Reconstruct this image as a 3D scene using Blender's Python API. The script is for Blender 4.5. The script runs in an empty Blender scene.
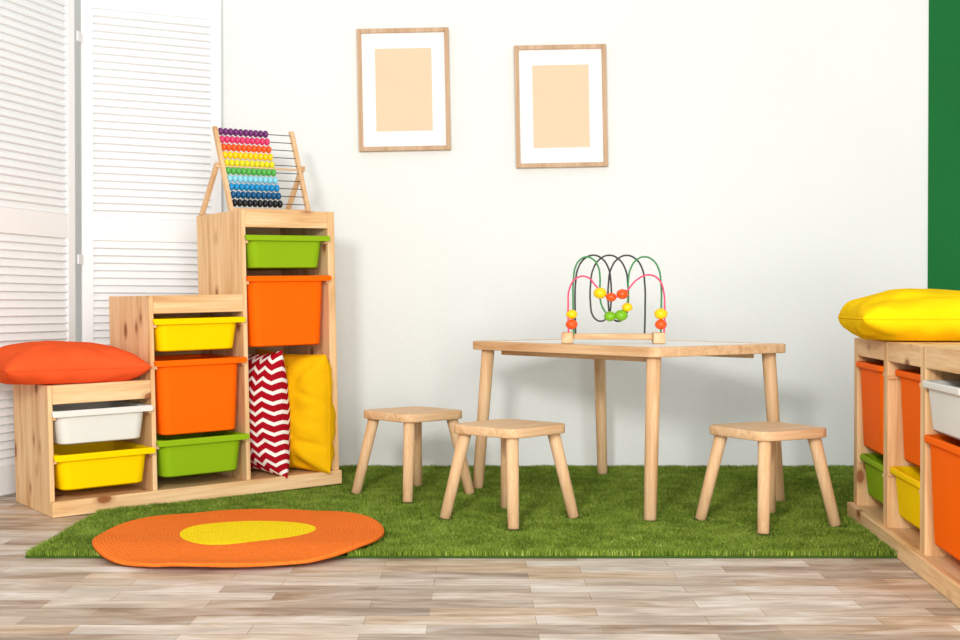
import bpy, math, random
import numpy as np
from mathutils import Vector, Matrix, Euler, noise
random.seed(4); np.random.seed(4)
scene=bpy.context.scene
COL=scene.collection
def lin(c):
    c=c/255.0
    return c/12.92 if c<=0.04045 else ((c+0.055)/1.055)**2.4
def rgb(r,g,b): return (lin(r),lin(g),lin(b),1.0)

# ---------------- materials ----------------
def newmat(name,rough=0.5,spec=0.4):
    m=bpy.data.materials.new(name); m.use_nodes=True
    nt=m.node_tree; b=nt.nodes['Principled BSDF']
    b.inputs['Roughness'].default_value=rough
    b.inputs['Specular IOR Level'].default_value=spec
    return m,nt,b
def N(nt,t,**kw):
    n=nt.nodes.new(t)
    for k,v in kw.items(): setattr(n,k,v)
    return n
def ramp(nt,fac,stops,interp='LINEAR'):
    r=N(nt,'ShaderNodeValToRGB'); r.color_ramp.interpolation=interp
    el=r.color_ramp.elements
    while len(el)<len(stops): el.new(0.5)
    for e,(p,c) in zip(el,stops): e.position=p; e.color=c
    nt.links.new(fac,r.inputs['Fac'])
    return r
def coords(nt,scale=(1,1,1)):
    tc=N(nt,'ShaderNodeTexCoord'); mp=N(nt,'ShaderNodeMapping')
    mp.inputs['Scale'].default_value=scale
    nt.links.new(tc.outputs['Object'],mp.inputs['Vector'])
    return mp.outputs['Vector']
def noise_tex(nt,vec,scale,detail=3,dist=0.0):
    n=N(nt,'ShaderNodeTexNoise'); n.inputs['Scale'].default_value=scale
    n.inputs['Detail'].default_value=detail; n.inputs['Distortion'].default_value=dist
    nt.links.new(vec,n.inputs['Vector']); return n
def bump(nt,b,h,strength=0.2,dist=0.002):
    bp=N(nt,'ShaderNodeBump'); bp.inputs['Strength'].default_value=strength
    bp.inputs['Distance'].default_value=dist
    nt.links.new(h,bp.inputs['Height']); nt.links.new(bp.outputs['Normal'],b.inputs['Normal'])
def plain(name,c,rough=0.5,spec=0.4,var=0.06,nscale=8,bmp=0,bs=200):
    m,nt,b=newmat(name,rough,spec)
    v=coords(nt); n=noise_tex(nt,v,nscale,3)
    d=tuple(x*(1-var) for x in c[:3])+(1,); l=tuple(min(1,x*(1+var)) for x in c[:3])+(1,)
    r=ramp(nt,n.outputs['Fac'],[(0.3,d),(0.7,l)])
    nt.links.new(r.outputs['Color'],b.inputs['Base Color'])
    if bmp:
        n2=noise_tex(nt,v,bs,2); bump(nt,b,n2.outputs['Fac'],bmp)
    return m
def wood(name,axis,light,mid,dark,knots=True,rough=0.5):
    m,nt,b=newmat(name,rough,0.15)
    s=[26,26,26]; s[axis]=2.2
    v=coords(nt,tuple(s))
    n=noise_tex(nt,v,1.0,4,0.6)
    r=ramp(nt,n.outputs['Fac'],[(0.28,dark),(0.45,mid),(0.65,light)])
    s2=[160,160,160]; s2[axis]=8
    n2=noise_tex(nt,coords(nt,tuple(s2)),1.0,2)
    mx=N(nt,'ShaderNodeMixRGB',blend_type='MULTIPLY'); mx.inputs[0].default_value=0.7
    r2=ramp(nt,n2.outputs['Fac'],[(0.3,(0.82,0.75,0.66,1)),(0.65,(1,1,1,1))])
    nt.links.new(r.outputs['Color'],mx.inputs[1]); nt.links.new(r2.outputs['Color'],mx.inputs[2])
    out=mx.outputs['Color']
    if knots:
        s3=[12,12,12]; s3[axis]=7
        vo=N(nt,'ShaderNodeTexVoronoi'); vo.inputs['Scale'].default_value=1.0
        nt.links.new(coords(nt,tuple(s3)),vo.inputs['Vector'])
        rk=ramp(nt,vo.outputs['Distance'],[(0.0,(1,1,1,1)),(0.13,(0.9,0.9,0.9,1)),(0.17,(0.35,0.35,0.35,1)),(0.28,(0,0,0,1))])
        mk=N(nt,'ShaderNodeMixRGB'); nt.links.new(rk.outputs['Color'],mk.inputs[0])
        nt.links.new(out,mk.inputs[1]); mk.inputs[2].default_value=rgb(148,86,44)
        out=mk.outputs['Color']
    nt.links.new(out,b.inputs['Base Color'])
    bump(nt,b,n2.outputs['Fac'],0.08,0.001)
    return m
PL,PM,PD=rgb(244,208,160),rgb(232,190,138),rgb(206,154,100)
PINE=[wood('pine_'+a,i,PL,PM,PD) for i,a in enumerate('xyz')]
BL,BM,BD=rgb(236,202,160),rgb(226,187,142),rgb(204,158,112)
BEECH=[wood('birch_'+a,i,BL,BM,BD,False,0.45) for i,a in enumerate('xyz')]
FRAMEW=wood('frame_oak',2,rgb(212,182,152),rgb(200,168,136),rgb(180,148,116),False)
WHITEP=plain('screen_white_paint',rgb(244,245,245),0.5,0.1,0.01)
WHITEL=plain('table_white_laminate',rgb(240,240,237),0.4,0.3,0.01)
def plastic(name,c): return plain(name,c,0.5,0.02,0.02)
P_WHITE=plastic('plastic_white',rgb(224,224,216)); P_YEL=plastic('plastic_yellow',rgb(252,210,4))
P_GRN=plastic('plastic_green',rgb(142,180,26)); P_ORG=plastic('plastic_orange',rgb(252,106,10))
def fabric(name,c): return plain(name,c,0.95,0.02,0.05,14,0.5,900)
F_ORG=fabric('fabric_orange',rgb(242,92,44)); F_YEL=fabric('fabric_yellow',rgb(250,204,16)); F_MUS=fabric('fabric_mustard',rgb(242,184,16))

def chevron():
    m,nt,b=newmat('fabric_chevron',0.95,0.02)
    tc=N(nt,'ShaderNodeTexCoord'); sp=N(nt,'ShaderNodeSeparateXYZ'); nt.links.new(tc.outputs['Object'],sp.inputs[0])
    def M(op,a,bv=None,c=None):
        n=N(nt,'ShaderNodeMath',operation=op)
        for i,x in enumerate((a,bv,c)):
            if x is None: continue
            if isinstance(x,(int,float)): n.inputs[i].default_value=x
            else: nt.links.new(x,n.inputs[i])
        return n.outputs[0]
    tri=M('PINGPONG',M('ADD',sp.outputs['X'],10.0),0.022)
    val=M('ADD',sp.outputs['Y'],M('MULTIPLY',tri,0.8))
    fr=M('FRACT',M('MULTIPLY',M('ADD',val,5.0),1/0.033))
    st=M('GREATER_THAN',fr,0.36)
    mx=N(nt,'ShaderNodeMixRGB'); nt.links.new(st,mx.inputs[0])
    mx.inputs[1].default_value=rgb(242,236,228); mx.inputs[2].default_value=rgb(168,18,32)
    nt.links.new(mx.outputs[0],b.inputs['Base Color'])
    return m
F_CHEV=chevron()

# ---------------- object helpers ----------------
def link(o,parent=None):
    COL.objects.link(o)
    if parent is not None: o.parent=parent
    return o
def meshobj(name,verts,faces,mat=None,parent=None,smooth=False,bevel=0,seg=2):
    me=bpy.data.meshes.new(name); me.from_pydata([tuple(v) for v in verts],[],faces); me.update()
    o=bpy.data.objects.new(name,me); link(o,parent)
    if mat: me.materials.append(mat)
    if smooth:
        for p in me.polygons: p.use_smooth=True
    if bevel:
        b=o.modifiers.new('bevel','BEVEL'); b.width=bevel; b.segments=seg; b.limit_method='ANGLE'
        b.angle_limit=math.radians(40)
    return o
def thing(name,label,cat,loc=(0,0,0),rz=0,group=None):
    e=bpy.data.objects.new(name,None); e.empty_display_size=0.05
    e.location=loc; e.rotation_euler=(0,0,rz); link(e)
    tag(e,label,cat,group); return e
def tag(o,label,cat,group=None):
    o['label']=label; o['category']=cat
    if group: o['group']=group
def boxg(x0,x1,y0,y1,z0,z1,off=0):
    v=[(x0,y0,z0),(x1,y0,z0),(x1,y1,z0),(x0,y1,z0),(x0,y0,z1),(x1,y0,z1),(x1,y1,z1),(x0,y1,z1)]
    f=[(0,3,2,1),(4,5,6,7),(0,1,5,4),(1,2,6,5),(2,3,7,6),(3,0,4,7)]
    return v,[tuple(i+off for i in q) for q in f]
def boxes(name,lst,mat,parent=None,bevel=0.002,xf=None):
    V=[];F=[]
    for b in lst:
        v,f=boxg(*b,off=len(V)); V+=v; F+=f
    if xf: V=[xf(Vector(p)) for p in V]
    return meshobj(name,V,F,mat,parent,bevel=bevel)
def rrect(hx,hy,r,n=6):
    pts=[]
    for cx,cy,a0 in ((hx-r,hy-r,0),(-hx+r,hy-r,90),(-hx+r,-hy+r,180),(hx-r,-hy+r,270)):
        for k in range(n+1):
            a=math.radians(a0+90*k/n); pts.append((cx+r*math.cos(a),cy+r*math.sin(a)))
    return pts
def loft(loops,cap0=True,cap1=True):
    V=[];F=[];n=len(loops[0])
    for L in loops: V+=L
    for i in range(len(loops)-1):
        for k in range(n):
            a=i*n+k;b=i*n+(k+1)%n
            F.append((a,b,b+n,a+n))
    if cap0: F.append(tuple(reversed(range(n))))
    if cap1: F.append(tuple(range((len(loops)-1)*n,len(loops)*n)))
    return V,F
def rod(name,p0,p1,r0,r1,mat,parent,n=20,bev=0.003):
    p0=Vector(p0);p1=Vector(p1);d=(p1-p0);L=d.length
    q=d.to_track_quat('Z','Y')
    prof=[(r0-bev,0),(r0,bev),(r1,L-bev),(r1-bev,L)]
    loops=[[tuple(p0+q@Vector((r*math.cos(2*math.pi*k/n),r*math.sin(2*math.pi*k/n),z))) for k in range(n)] for r,z in prof]
    V,F=loft(loops); return smoothed(meshobj(name,V,F,mat,parent))
def smoothed(o):
    for p in o.data.polygons: p.use_smooth=len(p.vertices)==4
    return o
def sphere_mesh(name,rx,ry,rz,mat,nu=16,nv=10):
    V=[];F=[]
    for j in range(1,nv):
        t=math.pi*j/nv
        for i in range(nu):
            a=2*math.pi*i/nu; V.append((rx*math.sin(t)*math.cos(a),ry*math.sin(t)*math.sin(a),rz*math.cos(t)))
    V.append((0,0,rz));V.append((0,0,-rz)); T=len(V)-2;B=T+1
    for j in range(nv-2):
        for i in range(nu):
            a=j*nu+i;b=j*nu+(i+1)%nu; F.append((a,a+nu,b+nu,b))
    for i in range(nu):
        F.append((T,i,(i+1)%nu)); F.append((B,(nv-2)*nu+(i+1)%nu,(nv-2)*nu+i))
    me=bpy.data.meshes.new(name); me.from_pydata(V,[],F); me.materials.append(mat)
    for p in me.polygons: p.use_smooth=True
    return me

# ---------------- room ----------------
WALL_Y=4.6
def structure(o): o['kind']='structure'; return o
mw,nt,b=newmat('wall_paint',0.85,0.1)
v=coords(nt); n=noise_tex(nt,v,1.2,3)
r=ramp(nt,n.outputs['Fac'],[(0.3,rgb(231,234,231)),(0.7,rgb(235,238,235))]); nt.links.new(r.outputs[0],b.inputs['Base Color'])
n2=noise_tex(nt,v,35,6); bump(nt,b,n2.outputs['Fac'],0.4,0.004)
structure(boxes('wall_back',[(-3.2,1.66,WALL_Y,WALL_Y+0.12,0,2.7)],mw,bevel=0))
mg=plain('wall_green_paint',rgb(30,108,54),0.8,0.1,0.05,3)
structure(boxes('wall_green',[(1.66,3.4,WALL_Y-0.004,WALL_Y+0.12,0,2.7)],mg,bevel=0))
# floor: weathered laminate strips, random tone per strip
mf,nt,b=newmat('floor_laminate',0.45,0.25)
v=coords(nt)
def brick(w,h,off,seed,mort=0.0008):
    mp=N(nt,'ShaderNodeMapping'); mp.inputs['Location'].default_value=seed; nt.links.new(v,mp.inputs['Vector'])
    br=N(nt,'ShaderNodeTexBrick'); br.offset=off; br.offset_frequency=2
    br.inputs['Scale'].default_value=1.0; br.inputs['Brick Width'].default_value=w; br.inputs['Row Height'].default_value=h
    br.inputs['Mortar Size'].default_value=mort; br.inputs['Mortar Smooth'].default_value=0.1
    br.inputs['Color1'].default_value=(0,0,0,1); br.inputs['Color2'].default_value=(1,1,1,1); br.inputs['Mortar'].default_value=(0.5,0.5,0.5,1)
    nt.links.new(mp.outputs['Vector'],br.inputs['Vector']); return br
br=brick(0.33,0.066,0.37,(0.1,0.03,0))
tones=[(150,126,106),(204,188,170),(182,154,126),(218,206,194),(164,146,130),(200,172,142),(212,200,186),(150,132,118),(190,174,158),(210,184,154),(226,218,208)]
rb=ramp(nt,br.outputs['Color'],[(i/len(tones),rgb(*t)) for i,t in enumerate(tones)],'CONSTANT')
ns=noise_tex(nt,coords(nt,(4.2,18,1)),1.0,6,1.0)
rs=ramp(nt,ns.outputs['Fac'],[(0.30,rgb(112,92,76)),(0.41,rgb(162,140,118)),(0.50,rgb(198,180,158)),(0.59,rgb(220,208,194)),(0.68,rgb(240,236,230))])
ng=noise_tex(nt,coords(nt,(14,170,1)),1.0,4,0.3)
rg=ramp(nt,ng.outputs['Fac'],[(0.32,(0.74,0.69,0.64,1)),(0.56,(1,1,1,1))])
mx=N(nt,'ShaderNodeMixRGB'); mx.inputs[0].default_value=0.42
nt.links.new(rb.outputs[0],mx.inputs[1]); nt.links.new(rs.outputs[0],mx.inputs[2])
mx2=N(nt,'ShaderNodeMixRGB',blend_type='MULTIPLY'); mx2.inputs[0].default_value=0.85
nt.links.new(mx.outputs[0],mx2.inputs[1]); nt.links.new(rg.outputs[0],mx2.inputs[2])
m2=N(nt,'ShaderNodeMixRGB',blend_type='MULTIPLY'); nt.links.new(mx2.outputs[0],m2.inputs[1])
m2.inputs[2].default_value=(0.66,0.59,0.52,1); nt.links.new(br.outputs['Fac'],m2.inputs[0])
nt.links.new(m2.outputs[0],b.inputs['Base Color'])
structure(boxes('floor',[(-3.4,3.4,-1.6,WALL_Y+0.12,-0.1,0)],mf,bevel=0))

# ---------------- shelves ----------------
def frame(A,th,tilt=0): return Matrix.Translation(A)@Matrix.Rotation(th,4,'Z')@Matrix.Rotation(tilt,4,'Y')
TH=math.radians(36); TILT=-0.021     # its far end stands on the turf, so it tips slightly
LM=frame(Vector((-1.228,3.54,0)),TH,TILT)
SD=0.350
RT=math.atan2(-0.996,-0.087)
RM=frame(Vector((1.068,3.54,0)),RT)
def shelf(name,label,M,pitch,w,wl,n,H,D,runners,rail):
    e=thing(name,label,'storage shelf'); e.matrix_world=M
    L=n*pitch+wl
    for i in range(n+1):
        h=max(H[max(0,i-1)],H[min(n-1,i)])
        ww=wl if i==n else w
        boxes('side_panel',[(i*pitch,i*pitch+ww,0,D,0,h)],PINE[2],e,0.003)
    for i in range(n):
        x0=i*pitch+w;x1=(i+1)*pitch
        boxes('top_board',[(x0,x1,0.02,D,H[i]-0.022,H[i])],PINE[0],e,0.002)
        boxes('top_rail',[(x0,x1,0,0.02,H[i]-rail,H[i])],PINE[0],e,0.002)
        boxes('bottom_board',[(x0,x1,0,D,0.022,0.042)],PINE[0],e,0.002)
        boxes('back_panel',[(x0,x1,D-0.012,D-0.004,0.042,H[i]-0.022)],PINE[0],e,0.001)
        for z in runners[i]:
            boxes('runner',[(x0,x0+0.008,0.0,D-0.02,z-0.01,z)],PINE[1],e,0.001)
            boxes('runner',[(x1-0.008,x1,0.0,D-0.02,z-0.01,z)],PINE[1],e,0.001)
    boxes('plinth',[(0,L,-0.018,0,0,0.045)],PINE[0],e,0.003)
    return e
def bin_(label,mat,M,xc,ztop,h,w,depth=0.325,out=0.012,lipw=0):
    lo=lambda hx,hy,r,z:[(x,y,z) for x,y in rrect(hx,hy,r)]
    W=w/2;D=depth/2
    loops=[lo(W*.84,D*.90,.025,0.0),lo(W*.86,D*.915,.03,.006),lo(W*.93,D*.955,.03,h-.018),lo(W*.935,D*.955,.03,h-.016),
           lo(W*.985,D*.995,.02,h-.016),lo(W,D,.02,h-.013),lo(W,D,.02,h-.003),lo(W*.985,D*.993,.02,h),lo(W*.92,D*.95,.03,h),lo(W*.90,D*.94,.03,h-.006),lo(W*.82,D*.88,.025,.006)]
    V,F=loft(loops)
    o=meshobj('storage_bin',V,F,mat); smoothed(o)
    o.modifiers.new('n','WEIGHTED_NORMAL')
    o.matrix_world=M@Matrix.Translation((xc,depth/2-out,ztop-h))
    tag(o,label,'storage bin','bins in the pine shelves')
    if lipw:
        hw=lipw/2; yf=-D
        prof=[(yf-.006,h-.017),(yf-.006,h-.003),(yf-.003,h),(yf+.010,h),(yf+.010,h-.004),(yf-.001,h-.006),(yf-.001,h-.017)]
        V=[];F=[];n=len(prof)
        xs=[-hw,-hw+.004,hw-.004,hw]; zz=[.004,0,0,.004]
        for x,dz in zip(xs,zz):
            for y,z in prof: V.append((x,y,z+(dz if z<h-.01 else -dz*.5)))
        for a in range(3):
            for k in range(n):
                k2=(k+1)%n; F.append((a*n+k,a*n+k2,(a+1)*n+k2,(a+1)*n+k))
        F.append(tuple(range(n))[::-1]); F.append(tuple(range(3*n,4*n)))
        meshobj('front_lip',V,F,mat,o)
    return o
R1=[[0.303-.016,0.177-.016],[0.559-.016,0.433-.016,0.193-.016],[0.815-.016,0.686-.016]]
PW=0.014
shelf('stepped_storage_shelf','light pine stair-shaped storage shelf holding coloured plastic bins',LM,0.306,PW,0.026,3,[0.377,0.63,0.895],SD,R1,0.055)
def cx(i): return i*0.306+PW+0.146
bl=0.286; ll=0.297
bin_('shallow off-white plastic bin in the lowest shelf step',P_WHITE,LM,cx(0)-.004,0.303,0.10,bl,lipw=ll)
bin_('shallow yellow plastic bin pulled out of the lowest step',P_YEL,LM,cx(0)-.003,0.177,0.105,bl,out=0.02,lipw=ll)
bin_('shallow yellow plastic bin in the middle shelf step',P_YEL,LM,cx(1)-.004,0.559,0.10,bl,lipw=ll)
bin_('deep orange plastic bin in the middle shelf step',P_ORG,LM,cx(1)-.003,0.433,0.228,bl,out=0.015,lipw=ll)
bin_('shallow green plastic bin beneath a deep orange bin',P_GRN,LM,cx(1)-.003,0.193,0.115,bl,out=0.02,lipw=ll)
bin_('shallow green plastic bin under the abacus',P_GRN,LM,cx(2)-.004,0.815,0.105,bl,lipw=ll)
bin_('deep orange plastic bin above the upright cushions',P_ORG,LM,cx(2)-.003,0.686,0.225,bl,out=0.015,lipw=ll)

RP=0.355
R2=[[0.45-.016,0.19-.016],[0.445-.016,0.2-.016],[0.439-.016,0.317-.016]]
shelf('low_storage_shelf','low light pine storage shelf with three columns of coloured bins',RM,RP,0.045,0.045,3,[0.515]*3,0.42,R2,0.05)
def cr(i): return i*RP+0.045+0.155
bw=0.302
bin_('deep orange plastic bin in the low pine shelf',P_ORG,RM,cr(0),0.45,0.235,bw,.36,out=.008)
bin_('shallow green plastic bin in the low pine shelf',P_GRN,RM,cr(0),0.19,0.11,bw,.36,out=-.004)
bin_('deep orange plastic bin above a shallow yellow bin',P_ORG,RM,cr(1),0.445,0.225,bw,.36,out=-.014)
bin_('shallow yellow plastic bin in the low pine shelf',P_YEL,RM,cr(1),0.2,0.12,bw,.36,out=-.002)
bin_('shallow white plastic bin in the low pine shelf',P_WHITE,RM,cr(2),0.439,0.11,bw,.36,out=.012)
bin_('deep orange plastic bin under a shallow white bin',P_ORG,RM,cr(2),0.317,0.24,bw,.36,out=.008)

# ---------------- pillows ----------------
def pillow(name,label,sx,sy,T,mat,flat=None,seed=0,n=90,wr=0.004,ex=0.5,k=0.07,slump=0,blunt=0):
    V=[];F=[]
    def P(i,j,s):
        u=-1+2*i/n; v=-1+2*j/n
        u=math.sin(u*math.pi/2); v=math.sin(v*math.pi/2)
        wob=0.006*noise.noise(Vector((u*2.2,v*2.2,seed*1.7)))-blunt*(u*u*v*v)**2
        x=sx/2*u*(1-k*(1-v*v)*abs(u)+wob); y=sy/2*v*(1-k*(1-u*u)*abs(v)+wob)
        t=((1-abs(u)**2.6)*(1-abs(v)**2.6))**ex
        nz=noise.noise(Vector((u*1.1+seed,v*1.1,s*3)))
        rad=u*u+v*v
        ang=math.atan2(v,u)
        g1=noise.noise(Vector((math.cos(ang)*4+seed,math.sin(ang)*4,s*2+rad*0.8)))
        g2=noise.noise(Vector((u*2.0+seed,v*2.6+u,s*4.0+1)))
        gath=wr*(1.5*g1*min(1,rad*0.8)+0.9*g2)*min(1,t*1.8)
        # one or two broad soft folds, gaussian in profile
        n1_=noise.noise(Vector((u*1.0+v*1.7+seed*3,v*0.8-u*0.6,s*2.0)))
        fold=math.exp(-(n1_/0.16)**2)
        z=s*(T/2*t*(1+0.12*nz)+gath-wr*0.9*fold*min(1,0.2+rad)*min(1,t*1.5))
        if slump:
            z+=slump*max(0,v)**2*(0.5+0.5*u)
            y-=abs(slump)*0.5*max(0,v)**2*(1+u)*0.5
        if flat is not None and z<-flat: z=-flat-(-flat-z)*0.03
        return (x,y,z)
    idx={}
    for s in (1,-1):
        for i in range(n+1):
            for j in range(n+1):
                border=i in(0,n) or j in(0,n)
                if s==-1 and border: idx[(s,i,j)]=idx[(1,i,j)]; continue
                idx[(s,i,j)]=len(V); V.append(P(i,j,s))
        for i in range(n):
            for j in range(n):
                q=(idx[(s,i,j)],idx[(s,i+1,j)],idx[(s,i+1,j+1)],idx[(s,i,j+1)])
                F.append(q if s==1 else q[::-1])
    o=meshobj(name,V,F,mat,smooth=True)
    tag(o,label,'cushion')
    border=[idx[(1,i,0)] for i in range(n)]+[idx[(1,n,j)] for j in range(n)]+[idx[(1,n-i,n)] for i in range(n)]+[idx[(1,0,n-j)] for j in range(n)]
    ring=[Vector(V[b_]) for b_ in border]; m_=len(ring); SV=[];SF_=[]
    for a in range(m_):
        tg=(ring[(a+1)%m_]-ring[a-1]).normalized(); sd=tg.cross(Vector((0,0,1))).normalized(); up=sd.cross(tg)
        for c in range(6):
            th_=2*math.pi*c/6; SV.append(ring[a]+(sd*math.cos(th_)+up*math.sin(th_))*0.0022)
        for c in range(6):
            c2=(c+1)%6; b2=(a+1)%m_; SF_.append((a*6+c,a*6+c2,b2*6+c2,b2*6+c))
    meshobj('seam',SV,SF_,mat,o,smooth=True)
    return o
o=pillow('cushion','bright orange square cushion lying on the lowest shelf step',0.42,0.39,0.15,F_ORG,flat=0.042,seed=1,wr=0.006,ex=0.42,k=0.05)
o.matrix_world=LM@Matrix.Translation((0.092,0.178,0.377+0.044))@Matrix.Rotation(math.radians(1),4,'Y')
o=pillow('cushion','yellow square cushion lying on the low pine shelf',0.46,0.44,0.15,F_YEL,flat=0.055,seed=17,wr=0.008,ex=0.36,k=0.025,blunt=0.04)
o.location=(1.195,3.24,0.515+0.058); o.rotation_euler=(0,0,math.radians(-8))
def stand(o,x,y,z,yaw,lean):
    B=Matrix(((0,0,-1),(-1,0,0),(0,1,0))).to_4x4()
    o.matrix_world=LM@Matrix.Translation((x,y,z))@Matrix.Rotation(yaw,4,'Z')@Matrix.Rotation(lean,4,'Y')@B
o=pillow('cushion','red and white zigzag cushion standing upright in the pine shelf',0.325,0.41,0.165,F_CHEV,seed=3,wr=0.004,ex=0.52,k=0.09)
stand(o,0.711,0.138,0.242,math.radians(9),math.radians(-1.5))
o=pillow('cushion','mustard yellow cushion standing upright in the pine shelf',0.34,0.41,0.19,F_MUS,seed=21,wr=0.012,ex=0.52,k=0.07,slump=0.03,blunt=0.03)
stand(o,0.838,0.115,0.242,math.radians(20),math.radians(3))

# ---------------- folding screen ----------------
e=thing('folding_screen','white louvered folding screen with two hinged panels','folding screen',(-1.385,4.28,0))
def screen_panel(p0,p1):
    p0=Vector(p0)-Vector((-1.385,4.28));p1=Vector(p1)-Vector((-1.385,4.28))
    d=p1-p0;L=d.length;d.normalize();nrm=Vector((-d.y,d.x))
    if nrm.y<0: nrm=-nrm
    t=0.022
    def xf(p): q=p0+d*p.x+nrm*p.y; return (q.x,q.y,p.z)
    sw=0.038;H=1.75
    V=[];F=[]
    def add(b):
        v,f=boxg(*b,off=len(V)); V.extend([xf(Vector(q)) for q in v]); F.extend(f)
    add((0,sw,0,t,0.01,H)); add((L-sw,L,0,t,0.01,H))
    for z0,z1 in ((0.01,0.1),(0.836,0.916),(1.65,H-0.01)): add((sw,L-sw,0.001,t-0.001,z0,z1))
    for z0,z1 in ((0.1,0.836),(0.916,1.65)):
        c=28;pi=(z1-z0)/c
        for k in range(c):
            zc=z0+pi*(k+0.5)
            pr=[(0.000,-0.0120),(0.006,-0.0150),(0.022,0.0120),(0.016,0.0150)]
            b0=len(V)
            for x in (sw,L-sw):
                for y,z in pr: V.append(xf(Vector((x,y,zc+z))))
            F.extend([(b0,b0+1,b0+2,b0+3),(b0+7,b0+6,b0+5,b0+4)])
            for a in range(4):
                bb=(a+1)%4; F.append((b0+a,b0+4+a,b0+4+bb,b0+bb))
    return meshobj('louver_panel',V,F,WHITEP,e)
screen_panel((-1.390,4.26),(-1.545,3.745))
screen_panel((-1.390,4.335),(-0.948,4.550))
MET=plain('hinge_metal',rgb(235,235,235),0.4,0.3,0.02)
for z in (0.25,0.75,1.52):
    boxes('hinge',[(-.006,.000,.004,.054,z,z+.034)],MET,e,0.001)

# ---------------- turf mat ----------------
def q(s,t): p=LM@Vector((s,t,0)); return (p.x,p.y)
poly=[(-1.09,2.965),(-1.105,3.60)]
poly+=[q(0.14,-0.022),q(0.5,-0.022),q(0.5,SD+.01),(-0.9,4.585),(1.55,4.585),(1.55,3.56),(1.045,3.56),(1.005,2.965)]
P=np.array(poly)
BK=0.006
V=[(x,y,0.001) for x,y in poly]+[(x,y,BK) for x,y in poly]; n=len(poly)
F=[tuple(range(n))[::-1],tuple(range(n,2*n))]+[(i,(i+1)%n,(i+1)%n+n,i+n) for i in range(n)]
matE=thing('turf_mat','green artificial grass mat with dense short pile','rug',(0,0,0))
backing=meshobj('backing',V,F,plain('turf_backing',rgb(60,84,28),0.9,0.1,0.1,60),matE)
RC=np.array((-0.600,3.145)); RR=0.350
def rug_R(a):
    near=np.clip(-np.sin(a),0,1)
    return RR*(1+0.012*np.cos(2*(a-0.5))+0.016*np.sin(3*a+2.4)+0.040*np.exp(-(((a-3.5))/0.35)**2)+0.009*near*np.sin(5*a+0.6)-0.030*np.exp(-((a-2.45)/0.45)**2))
feet=[]
TABC=Vector((0.456,3.94)); TABR=math.radians(-51.8)
def rot2(c,a,x,y): return (c[0]+math.cos(a)*x-math.sin(a)*y,c[1]+math.sin(a)*x+math.cos(a)*y)
for sx in(-1,1):
    for sy in(-1,1): feet.append(rot2(TABC,TABR,sx*.39,sy*.283))
GRP='low wooden stools around the table'
STOOLS=[((-0.214,3.95),math.radians(43),'round-cornered light wooden stool standing beside the pine shelf'),
        ((0.083,3.495),math.radians(47),'round-cornered light wooden stool standing between rug and table'),
        ((0.793,3.42),math.radians(29),'round-cornered light wooden stool standing near the low pine shelf')]
SF=0.129
for c,a,_ in STOOLS:
    for sx in(-1,1):
        for sy in(-1,1): feet.append(rot2(c,a,sx*SF,sy*SF))
def inside(px,py,P):
    ins=np.zeros(len(px),bool); n=len(P); j=n-1
    for i in range(n):
        xi,yi=P[i];xj,yj=P[j]
        c=((yi>py)!=(yj>py))&(px<(xj-xi)*(py-yi)/(yj-yi+1e-12)+xi); ins^=c; j=i
    return ins
K=540000
px=np.random.uniform(-1.12,1.57,K); py=2.955+ (4.6-2.955)*np.random.uniform(0,1,K)**1.15
aa=np.mod(np.arctan2(py-RC[1],px-RC[0]),2*np.pi)
ok=inside(px,py,P)&(np.hypot(px-RC[0],py-RC[1])>rug_R(aa)-0.015)
px=px[ok];py=py[ok];K=len(px)
cl=0.5+0.5*np.sin(px*41+2*np.sin(py*29))*np.sin(py*37+2*np.sin(px*23))
h=np.random.uniform(0.009,0.0145,K)*(0.9+0.3*cl)
h=np.where(py<2.985,np.random.uniform(0.013,0.0175,K),h)
LI=LM.inverted(); sx_=LI[0][0]*px+LI[0][1]*py+LI[0][3]; sy_=LI[1][0]*px+LI[1][1]*py+LI[1][3]
under=(sx_<0.95)&(sy_>-0.022)&(sy_<SD+0.005)
h=np.where(under,np.minimum(h,np.maximum(0.002,sx_*0.02-BK-0.001)),h)
for fx,fy in feet:
    dd=np.hypot(px-fx,(py-fy+0.012)*0.8); h=np.where(dd<0.027,0.002,np.where(dd<0.05,h*0.45,h))
wd=np.random.uniform(0.0005,0.0011,K); an=np.random.uniform(0,2*np.pi,K)
la=np.random.normal(0,1.5,K)+np.sin(px*9+py*5)*2.2+np.cos(py*13-px*7)*1.5; lm=h*np.random.uniform(0.2,1.1,K)
lm=np.where(py<2.985,lm*0.4,lm)
lm=np.where(under,0,lm)
wx=np.cos(an)*wd; wy=np.sin(an)*wd; bx=np.cos(la)*lm; by=np.sin(la)*lm
z0=np.full(K,BK-0.001)
vs=np.empty((K,5,3))
vs[:,0]=np.stack([px-wx,py-wy,z0],1); vs[:,1]=np.stack([px+wx,py+wy,z0],1)
vs[:,2]=np.stack([px-wx*.9+bx*.35,py-wy*.9+by*.35,z0+h*.6],1); vs[:,3]=np.stack([px+wx*.9+bx*.35,py+wy*.9+by*.35,z0+h*.6],1)
vs[:,4]=np.stack([px+bx,py+by,z0+h],1)
me=bpy.data.meshes.new('grass_pile')
me.vertices.add(K*5); me.vertices.foreach_set('co',vs.reshape(-1))
base=np.arange(K)*5
loops=np.stack([base,base+1,base+3,base+2,base+2,base+3,base+4],1).reshape(-1)
me.loops.add(K*7); me.loops.foreach_set('vertex_index',loops.astype(np.int32))
me.polygons.add(K*2)
ls=np.stack([np.arange(K)*7,np.arange(K)*7+4],1).reshape(-1)
me.polygons.foreach_set('loop_start',ls.astype(np.int32))
me.update(calc_edges=True)
at=me.attributes.new('rnd','FLOAT','POINT'); at.data.foreach_set('value',np.repeat(np.random.uniform(0,1,K),5).astype(np.float32))
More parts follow.
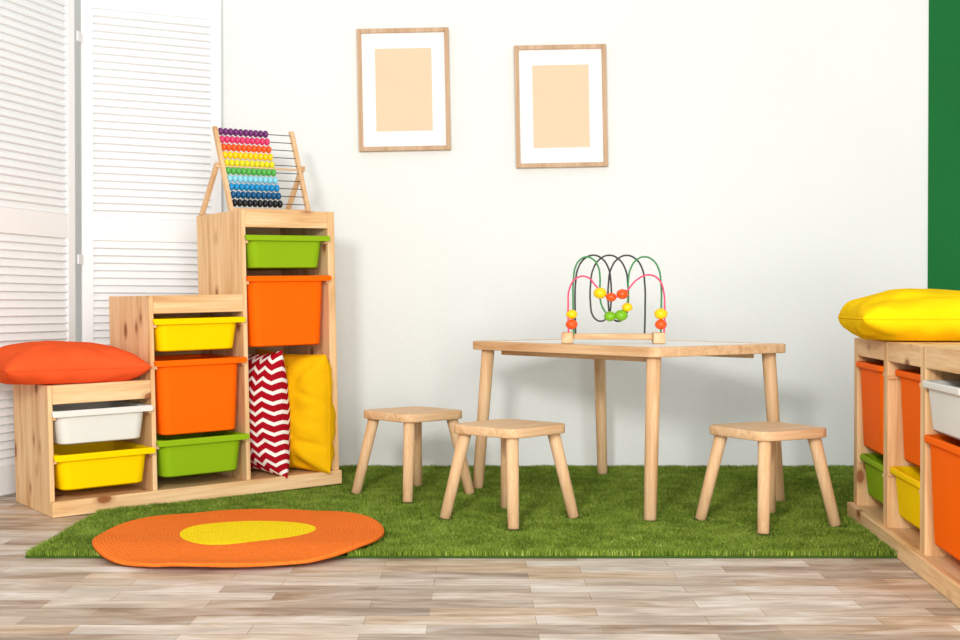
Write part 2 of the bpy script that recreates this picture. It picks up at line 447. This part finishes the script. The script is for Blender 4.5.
m,nt,b=newmat('turf_blades',0.6,0.08)
a=N(nt,'ShaderNodeAttribute'); a.attribute_name='rnd'
r=ramp(nt,a.outputs['Fac'],[(0.0,rgb(90,118,34)),(0.45,rgb(124,150,48)),(0.85,rgb(152,172,68)),(1.0,rgb(186,190,110))])
nn=noise_tex(nt,coords(nt),14,4); r2=ramp(nt,nn.outputs['Fac'],[(0.36,(0.68,0.73,0.64,1)),(0.62,(1.05,1.05,1.05,1))])
mx=N(nt,'ShaderNodeMixRGB',blend_type='MULTIPLY'); mx.inputs[0].default_value=1
nt.links.new(r.outputs[0],mx.inputs[1]); nt.links.new(r2.outputs[0],mx.inputs[2]); nt.links.new(mx.outputs[0],b.inputs['Base Color'])
me.materials.append(m)
o=bpy.data.objects.new('grass_pile',me); link(o,matE); o['kind']='stuff'

# ---------------- round rug ----------------
m,nt,b=newmat('rug_braid',0.9,0.05)
mpp=coords(nt,(1,1,0))
nzz=noise_tex(nt,coords(nt),3.2,0)
vm=N(nt,'ShaderNodeVectorMath',operation='SCALE'); vm.inputs['Scale'].default_value=0.09
sb=N(nt,'ShaderNodeVectorMath',operation='SUBTRACT'); sb.inputs[1].default_value=(0.5,0.5,0.5)
nt.links.new(nzz.outputs['Color'],sb.inputs[0]); nt.links.new(sb.outputs[0],vm.inputs[0])
av=N(nt,'ShaderNodeVectorMath',operation='ADD'); nt.links.new(mpp,av.inputs[0]); nt.links.new(vm.outputs[0],av.inputs[1])
ln=N(nt,'ShaderNodeVectorMath',operation='LENGTH'); nt.links.new(av.outputs[0],ln.inputs[0])
ln2=N(nt,'ShaderNodeVectorMath',operation='LENGTH'); nt.links.new(mpp,ln2.inputs[0])
gt=N(nt,'ShaderNodeMath',operation='GREATER_THAN'); gt.inputs[1].default_value=0.164; nt.links.new(ln.outputs['Value'],gt.inputs[0])
mx=N(nt,'ShaderNodeMixRGB'); nt.links.new(gt.outputs[0],mx.inputs[0]); mx.inputs[1].default_value=rgb(255,226,30); mx.inputs[2].default_value=rgb(244,124,46)
sn=N(nt,'ShaderNodeMath',operation='MULTIPLY'); sn.inputs[1].default_value=2*math.pi/0.0090; nt.links.new(ln2.outputs['Value'],sn.inputs[0])
s2=N(nt,'ShaderNodeMath',operation='SINE'); nt.links.new(sn.outputs[0],s2.inputs[0])
rr=ramp(nt,s2.outputs[0],[(0.0,(0.85,0.81,0.77,1)),(0.5,(1,1,1,1))])
wv=noise_tex(nt,coords(nt),130,2); rw_=ramp(nt,wv.outputs['Fac'],[(0.35,(0.84,0.80,0.76,1)),(0.6,(1,1,1,1))])
m3=N(nt,'ShaderNodeMixRGB',blend_type='MULTIPLY'); m3.inputs[0].default_value=0.75
nt.links.new(mx.outputs[0],m3.inputs[1]); nt.links.new(rr.outputs[0],m3.inputs[2])
m4=N(nt,'ShaderNodeMixRGB',blend_type='MULTIPLY'); m4.inputs[0].default_value=0.65
nt.links.new(m3.outputs[0],m4.inputs[1]); nt.links.new(rw_.outputs[0],m4.inputs[2]); nt.links.new(m4.outputs[0],b.inputs['Base Color'])
ad=N(nt,'ShaderNodeMath',operation='ADD'); nt.links.new(s2.outputs[0],ad.inputs[0])
am=N(nt,'ShaderNodeMath',operation='MULTIPLY'); am.inputs[1].default_value=3.0; nt.links.new(wv.outputs['Fac'],am.inputs[0]); nt.links.new(am.outputs[0],ad.inputs[1])
bump(nt,b,ad.outputs[0],0.35,0.0014)
nr,na=70,200;V=[];F=[]
def rug_z(y):
    t=min(1,max(0,(y-2.84)/(3.01-2.84))); return 0.003+0.021*(t*t*(3-2*t))
for s in (1,0):
    for i in range(nr+1):
        fr=i/nr
        for k in range(na):
            a=2*math.pi*k/na
            R=float(rug_R(a))
            x=R*fr*math.cos(a);y=R*fr*math.sin(a)
            wy=y+RC[1]
            z=rug_z(wy)+(0.009 if s else 0)-(0.003 if s and i==nr else 0)
            wav=0.009*max(0,math.sin(a*3-0.3))*fr**3 + (0.007*max(0,-math.sin(a))*(0.5+0.5*math.sin(6*a+0.6))*fr**5)
            V.append((x,y,z+wav))
n1=(nr+1)*na
for s in (0,1):
    o_=s*n1
    for i in range(nr):
        for k in range(na):
            a_=o_+i*na+k;b_=o_+i*na+(k+1)%na
            f=(a_,a_+na,b_+na,b_); F.append(f if s==0 else f[::-1])
for k in range(na):
    a_=nr*na+k;b_=nr*na+(k+1)%na; F.append((a_,a_+n1,b_+n1,b_))
o=meshobj('round_rug',V,F,m,smooth=True); o.location=(RC[0],RC[1],0)
tag(o,'round braided orange rug with yellow centre lying over the grass mat','rug')

# ---------------- table ----------------
T=thing('play_table','light wooden children\'s table with white top panel','table',(TABC.x,TABC.y,BK),TABR)
hx,hy,zt=0.42,0.295,0.484
rw=0.04
out=rrect(hx,hy,0.03); inn=rrect(hx-rw,hy-rw,0.004)
lo=lambda pts,z:[(x,y,z) for x,y in pts]
V,F=loft([lo(inn,zt-.028),lo(out,zt-.028),lo(out,zt),lo(inn,zt),lo(inn,zt-.028)],False,False)
o=meshobj('table_rim',V,F,BEECH[0],T,bevel=0.0025); o['label']='light wood rim'
V,F=loft([lo(rrect(hx-rw-.001,hy-rw-.001,0.004),zt-.020),lo(rrect(hx-rw-.001,hy-rw-.001,0.004),zt-.001)])
o=meshobj('table_top_panel',V,F,WHITEL,T); o['label']='white laminate top panel'
boxes('apron',[(-.34,.34,-.225,-.205,zt-.045,zt-.028)],BEECH[0],T)
boxes('apron',[(-.34,.34,.205,.225,zt-.045,zt-.028)],BEECH[0],T)
for sx in(-1,1):
    for sy in(-1,1):
        rod('leg',(sx*.39,sy*.283,0),(sx*.374,sy*.252,zt-.028),0.0180,0.0210,BEECH[2],T,24)

# ---------------- stools ----------------
def stool(c,a,label):
    S=thing('stool',label,'stool',(c[0],c[1],BK),a,GRP)
    zt=0.267;t=0.026
    def L(k,z): return [(x,y,z) for x,y in rrect(0.124-k,0.124-k,0.044,10)]
    V,F=loft([L(.003,zt-t),L(.0008,zt-t+.001),L(0,zt-t+.004),L(0,zt-.004),L(.001,zt-.001),L(.004,zt)])
    smoothed(meshobj('seat',V,F,BEECH[0],S))
    for sx in(-1,1):
        for sy in(-1,1):
            rod('leg',(sx*SF,sy*SF,0.0),(sx*.088,sy*.088,zt-t+0.001),0.0155,0.0180,BEECH[2],S,24)
for s in STOOLS: stool(*s)

# ---------------- abacus ----------------
AB=thing('abacus','wooden abacus with ten rows of rainbow beads on the shelf','abacus')
AB.matrix_world=LM@Matrix.Translation((0.628,0.120,0.895))
AW=0.292; LEAN=0.115; PH=0.288
for x in (0.006,AW-0.006):
    def xf(p,x=x):
        k=p.z/PH; return (p.x+x,p.y+LEAN*k,p.z)
    boxes('post',[(-.0065,.0065,-.010,.010,0,PH)],BEECH[2],AB,0.002,xf)
for x in (-0.009,AW+0.009):
    def xf(p,x=x):
        k=p.z/0.165; return (p.x+x,0.200*(1-k)+LEAN*0.57*k+p.y,p.z)
    boxes('stand_leg',[(-.007,.007,-.012,.012,0,0.165)],BEECH[2],AB,0.003,xf)
rod('pivot',(-.017,LEAN*.53,.152),(AW+.017,LEAN*.53,.152),0.0035,0.0035,BEECH[0],AB,10,.001)
boxes('foot_bar',[(0.012,AW-.012,-.006,.008,0.0,0.013)],BEECH[0],AB,0.002)
ROD=plain('rod_dark',rgb(50,50,54),0.4,0.5,0.02)
rows=[('purple',(112,48,112)),('pink',(222,62,112)),('orange',(238,92,30)),('yellow',(250,206,16)),('lime',(226,216,36)),('green',(84,176,76)),('light_blue',(140,210,226)),('blue',(24,140,196)),('navy',(10,84,130)),('black',(28,30,34))]
for i,(nm,c) in enumerate(rows):
    z=0.272-i*0.0268; y=LEAN*z/PH
    rod('rod',(0.012,y,z),(AW-.012,y,z),.0014,.0014,ROD,AB,10,.0003)
    me=sphere_mesh('bead_'+nm,0.0094,0.0128,0.0128,plain('bead_'+nm,rgb(*c),0.3,0.4,0.01),14,10)
    for k in range(10):
        o=bpy.data.objects.new('bead',me); o.location=(0.023+0.0181*k,y,z); link(o,AB)

# ---------------- bead maze ----------------
mc=Vector((0.41,3.83,0.49))
BMZ=thing('bead_maze','wooden bead maze toy with looping wires on the table','toy',mc,math.radians(-4))
W=0.158
boxes('base',[(-W+.036,W-.036,-.018,.018,.012,.030)],BEECH[0],BMZ,0.003)
for s in(-1,1): boxes('end_block',[(s*(W-.018)-.018,s*(W-.018)+.018,-.05,.05,0,.034)],BEECH[1],BMZ,0.004)
KS=3.83/1240
def P3(x,y,dy): return ((x-613)*KS,dy,(347-y)*KS)
def wire(mat,raw,d0,d1):
    n=len(raw)-1
    cu=bpy.data.curves.new('wire','CURVE'); cu.dimensions='3D'; cu.bevel_depth=0.0028; cu.bevel_resolution=3; cu.resolution_u=8
    sp=cu.splines.new('BEZIER'); sp.bezier_points.add(n)
    for i,p in enumerate(raw):
        bp=sp.bezier_points[i]; bp.co=P3(p[0],p[1],d0+(d1-d0)*i/n); bp.handle_left_type='AUTO'; bp.handle_right_type='AUTO'
    tmp=bpy.data.objects.new('tmp',cu); COL.objects.link(tmp)
    me=bpy.data.meshes.new_from_object(tmp.evaluated_get(bpy.context.evaluated_depsgraph_get())); bpy.data.objects.remove(tmp)
    me.materials.clear(); me.materials.append(mat)
    for p in me.polygons: p.use_smooth=True
    o=bpy.data.objects.new('wire',me); link(o,BMZ); return o
def loops_path(cols,top,val,rt=1.5):
    """runs at each column, alternately joined by a round arch over the top and a round bow below"""
    raw=[(cols[0],338),(cols[0]-.5,315)]
    for i in range(len(cols)-1):
        a,b_=cols[i],cols[i+1]; m_=(a+b_)/2; r_=abs(b_-a)/2; sg=1 if b_>a else -1
        over=(i%2==0); e_=top if over else val; f=1 if over else -1
        ry=min(max(r_*rt,18),28) if over else min(max(r_*rt,14),24)
        for ang in (0,30,60,90,120,150,180):
            t=math.radians(ang); raw.append((m_-sg*r_*math.cos(t),e_+f*ry*(1-math.sin(t))))
    return raw+[(cols[-1]+.5,315),(cols[-1],338)]
WB=plain('wire_black',rgb(30,30,32),0.35,0.5,0.02); WG=plain('wire_green',rgb(40,130,60),0.35,0.5,0.02); WP=plain('wire_pink',rgb(225,60,110),0.35,0.5,0.02)
wire(WB,loops_path((576,611,591,628,609,645),259,325),-0.008,0.020)
wire(WG,loops_path((574,600,628,660),261,320),-0.026,-0.026)
wire(WP,[(569,338),(568.5,310),(570,292),(577,282),(587,281),(596,290),(606,300),(616,301),(626,295),(636,284),(648,279),(658,284),(662.5,296),(663.5,312),(663,338)],-0.040,-0.040)
def bead(x,y,dy,c,r=.0185):
    me=sphere_mesh('maze_bead',r,r,r*.84,c,20,14); o=bpy.data.objects.new('bead',me); o.location=P3(x,y,dy); link(o,BMZ)
CR=plain('maze_red',rgb(240,88,24),0.3,0.4,0.01); CY=plain('maze_yellow',rgb(250,208,10),0.3,0.4,0.01); CG=plain('maze_green',rgb(124,186,30),0.3,0.4,0.01)
for x,y,dy,c,r in [(572,328,-.034,CR,.0185),(572,318,-.034,CY,.0175),(660,328,-.032,CR,.0185),(660,317.5,-.032,CY,.0205),
        (600,297,-.040,CY,.0205),(610,320,-.026,CG,.0185),(611,301,-.040,CR,.0165),(622,298,-.040,CR,.0185),(627,311,-.026,CY,.0165),(621,319,-.026,CG,.0205)]:
    bead(x,y,dy,c,r)

# ---------------- picture frames ----------------
MATB=plain('mat_board',rgb(240,240,240),0.8,0.1,0.005); PEACH=plain('peach_paper',rgb(243,205,174),0.8,0.1,0.01)
for x,z in ((-0.281,1.403),(0.299,1.342)):
    Fm=thing('picture_frame','thin wooden picture frame with white mat and blank peach paper','picture frame',(x,WALL_Y-0.026,z),0,'blank frames on the white wall')
    Fm.rotation_euler=(0,math.radians(-1.1),0)
    w,h,b_=0.169,0.225,0.016
    boxes('frame',[(-w,-w+b_,0,.025,-h,h),(w-b_,w,0,.025,-h,h),(-w+b_,w-b_,0,.025,h-b_,h),(-w+b_,w-b_,0,.025,-h,-h+b_)],FRAMEW,Fm,0.0015)
    boxes('mat_board',[(-w+b_,w-b_,.010,.016,-h+b_,h-b_)],MATB,Fm,0)
    boxes('print',[(-.104,.104,.0085,.0105,-.152,.152)],PEACH,Fm,0)

# ---------------- light ----------------
w=bpy.data.worlds.new('World'); scene.world=w; w.use_nodes=True
w.node_tree.nodes['Background'].inputs['Color'].default_value=(1.0,0.995,0.98,1); w.node_tree.nodes['Background'].inputs['Strength'].default_value=0.70
def area(loc,target,size,power,col=(1,1,1)):
    l=bpy.data.lights.new('key','AREA'); l.shape='SQUARE'; l.size=size; l.energy=power; l.color=col
    o=bpy.data.objects.new('studio_light',l); o.location=loc
    o.rotation_euler=(Vector(target)-Vector(loc)).to_track_quat('-Z','Y').to_euler(); COL.objects.link(o)
area((-0.75,-0.4,1.6),(0.4,4.3,0.45),0.42,72,(1,0.99,0.975))
area((0.8,-1.2,0.9),(0.4,4.6,0.3),2.2,145,(1,0.993,0.98))

# ---------------- camera ----------------
cam=bpy.data.cameras.new('camera'); co=bpy.data.objects.new('camera',cam); COL.objects.link(co)
cam.sensor_width=36; cam.lens=36*1240/960
co.location=(0,0,0.605); co.rotation_euler=(math.radians(90-0.647),0,0)
scene.camera=co
scene.view_settings.view_transform='Standard'
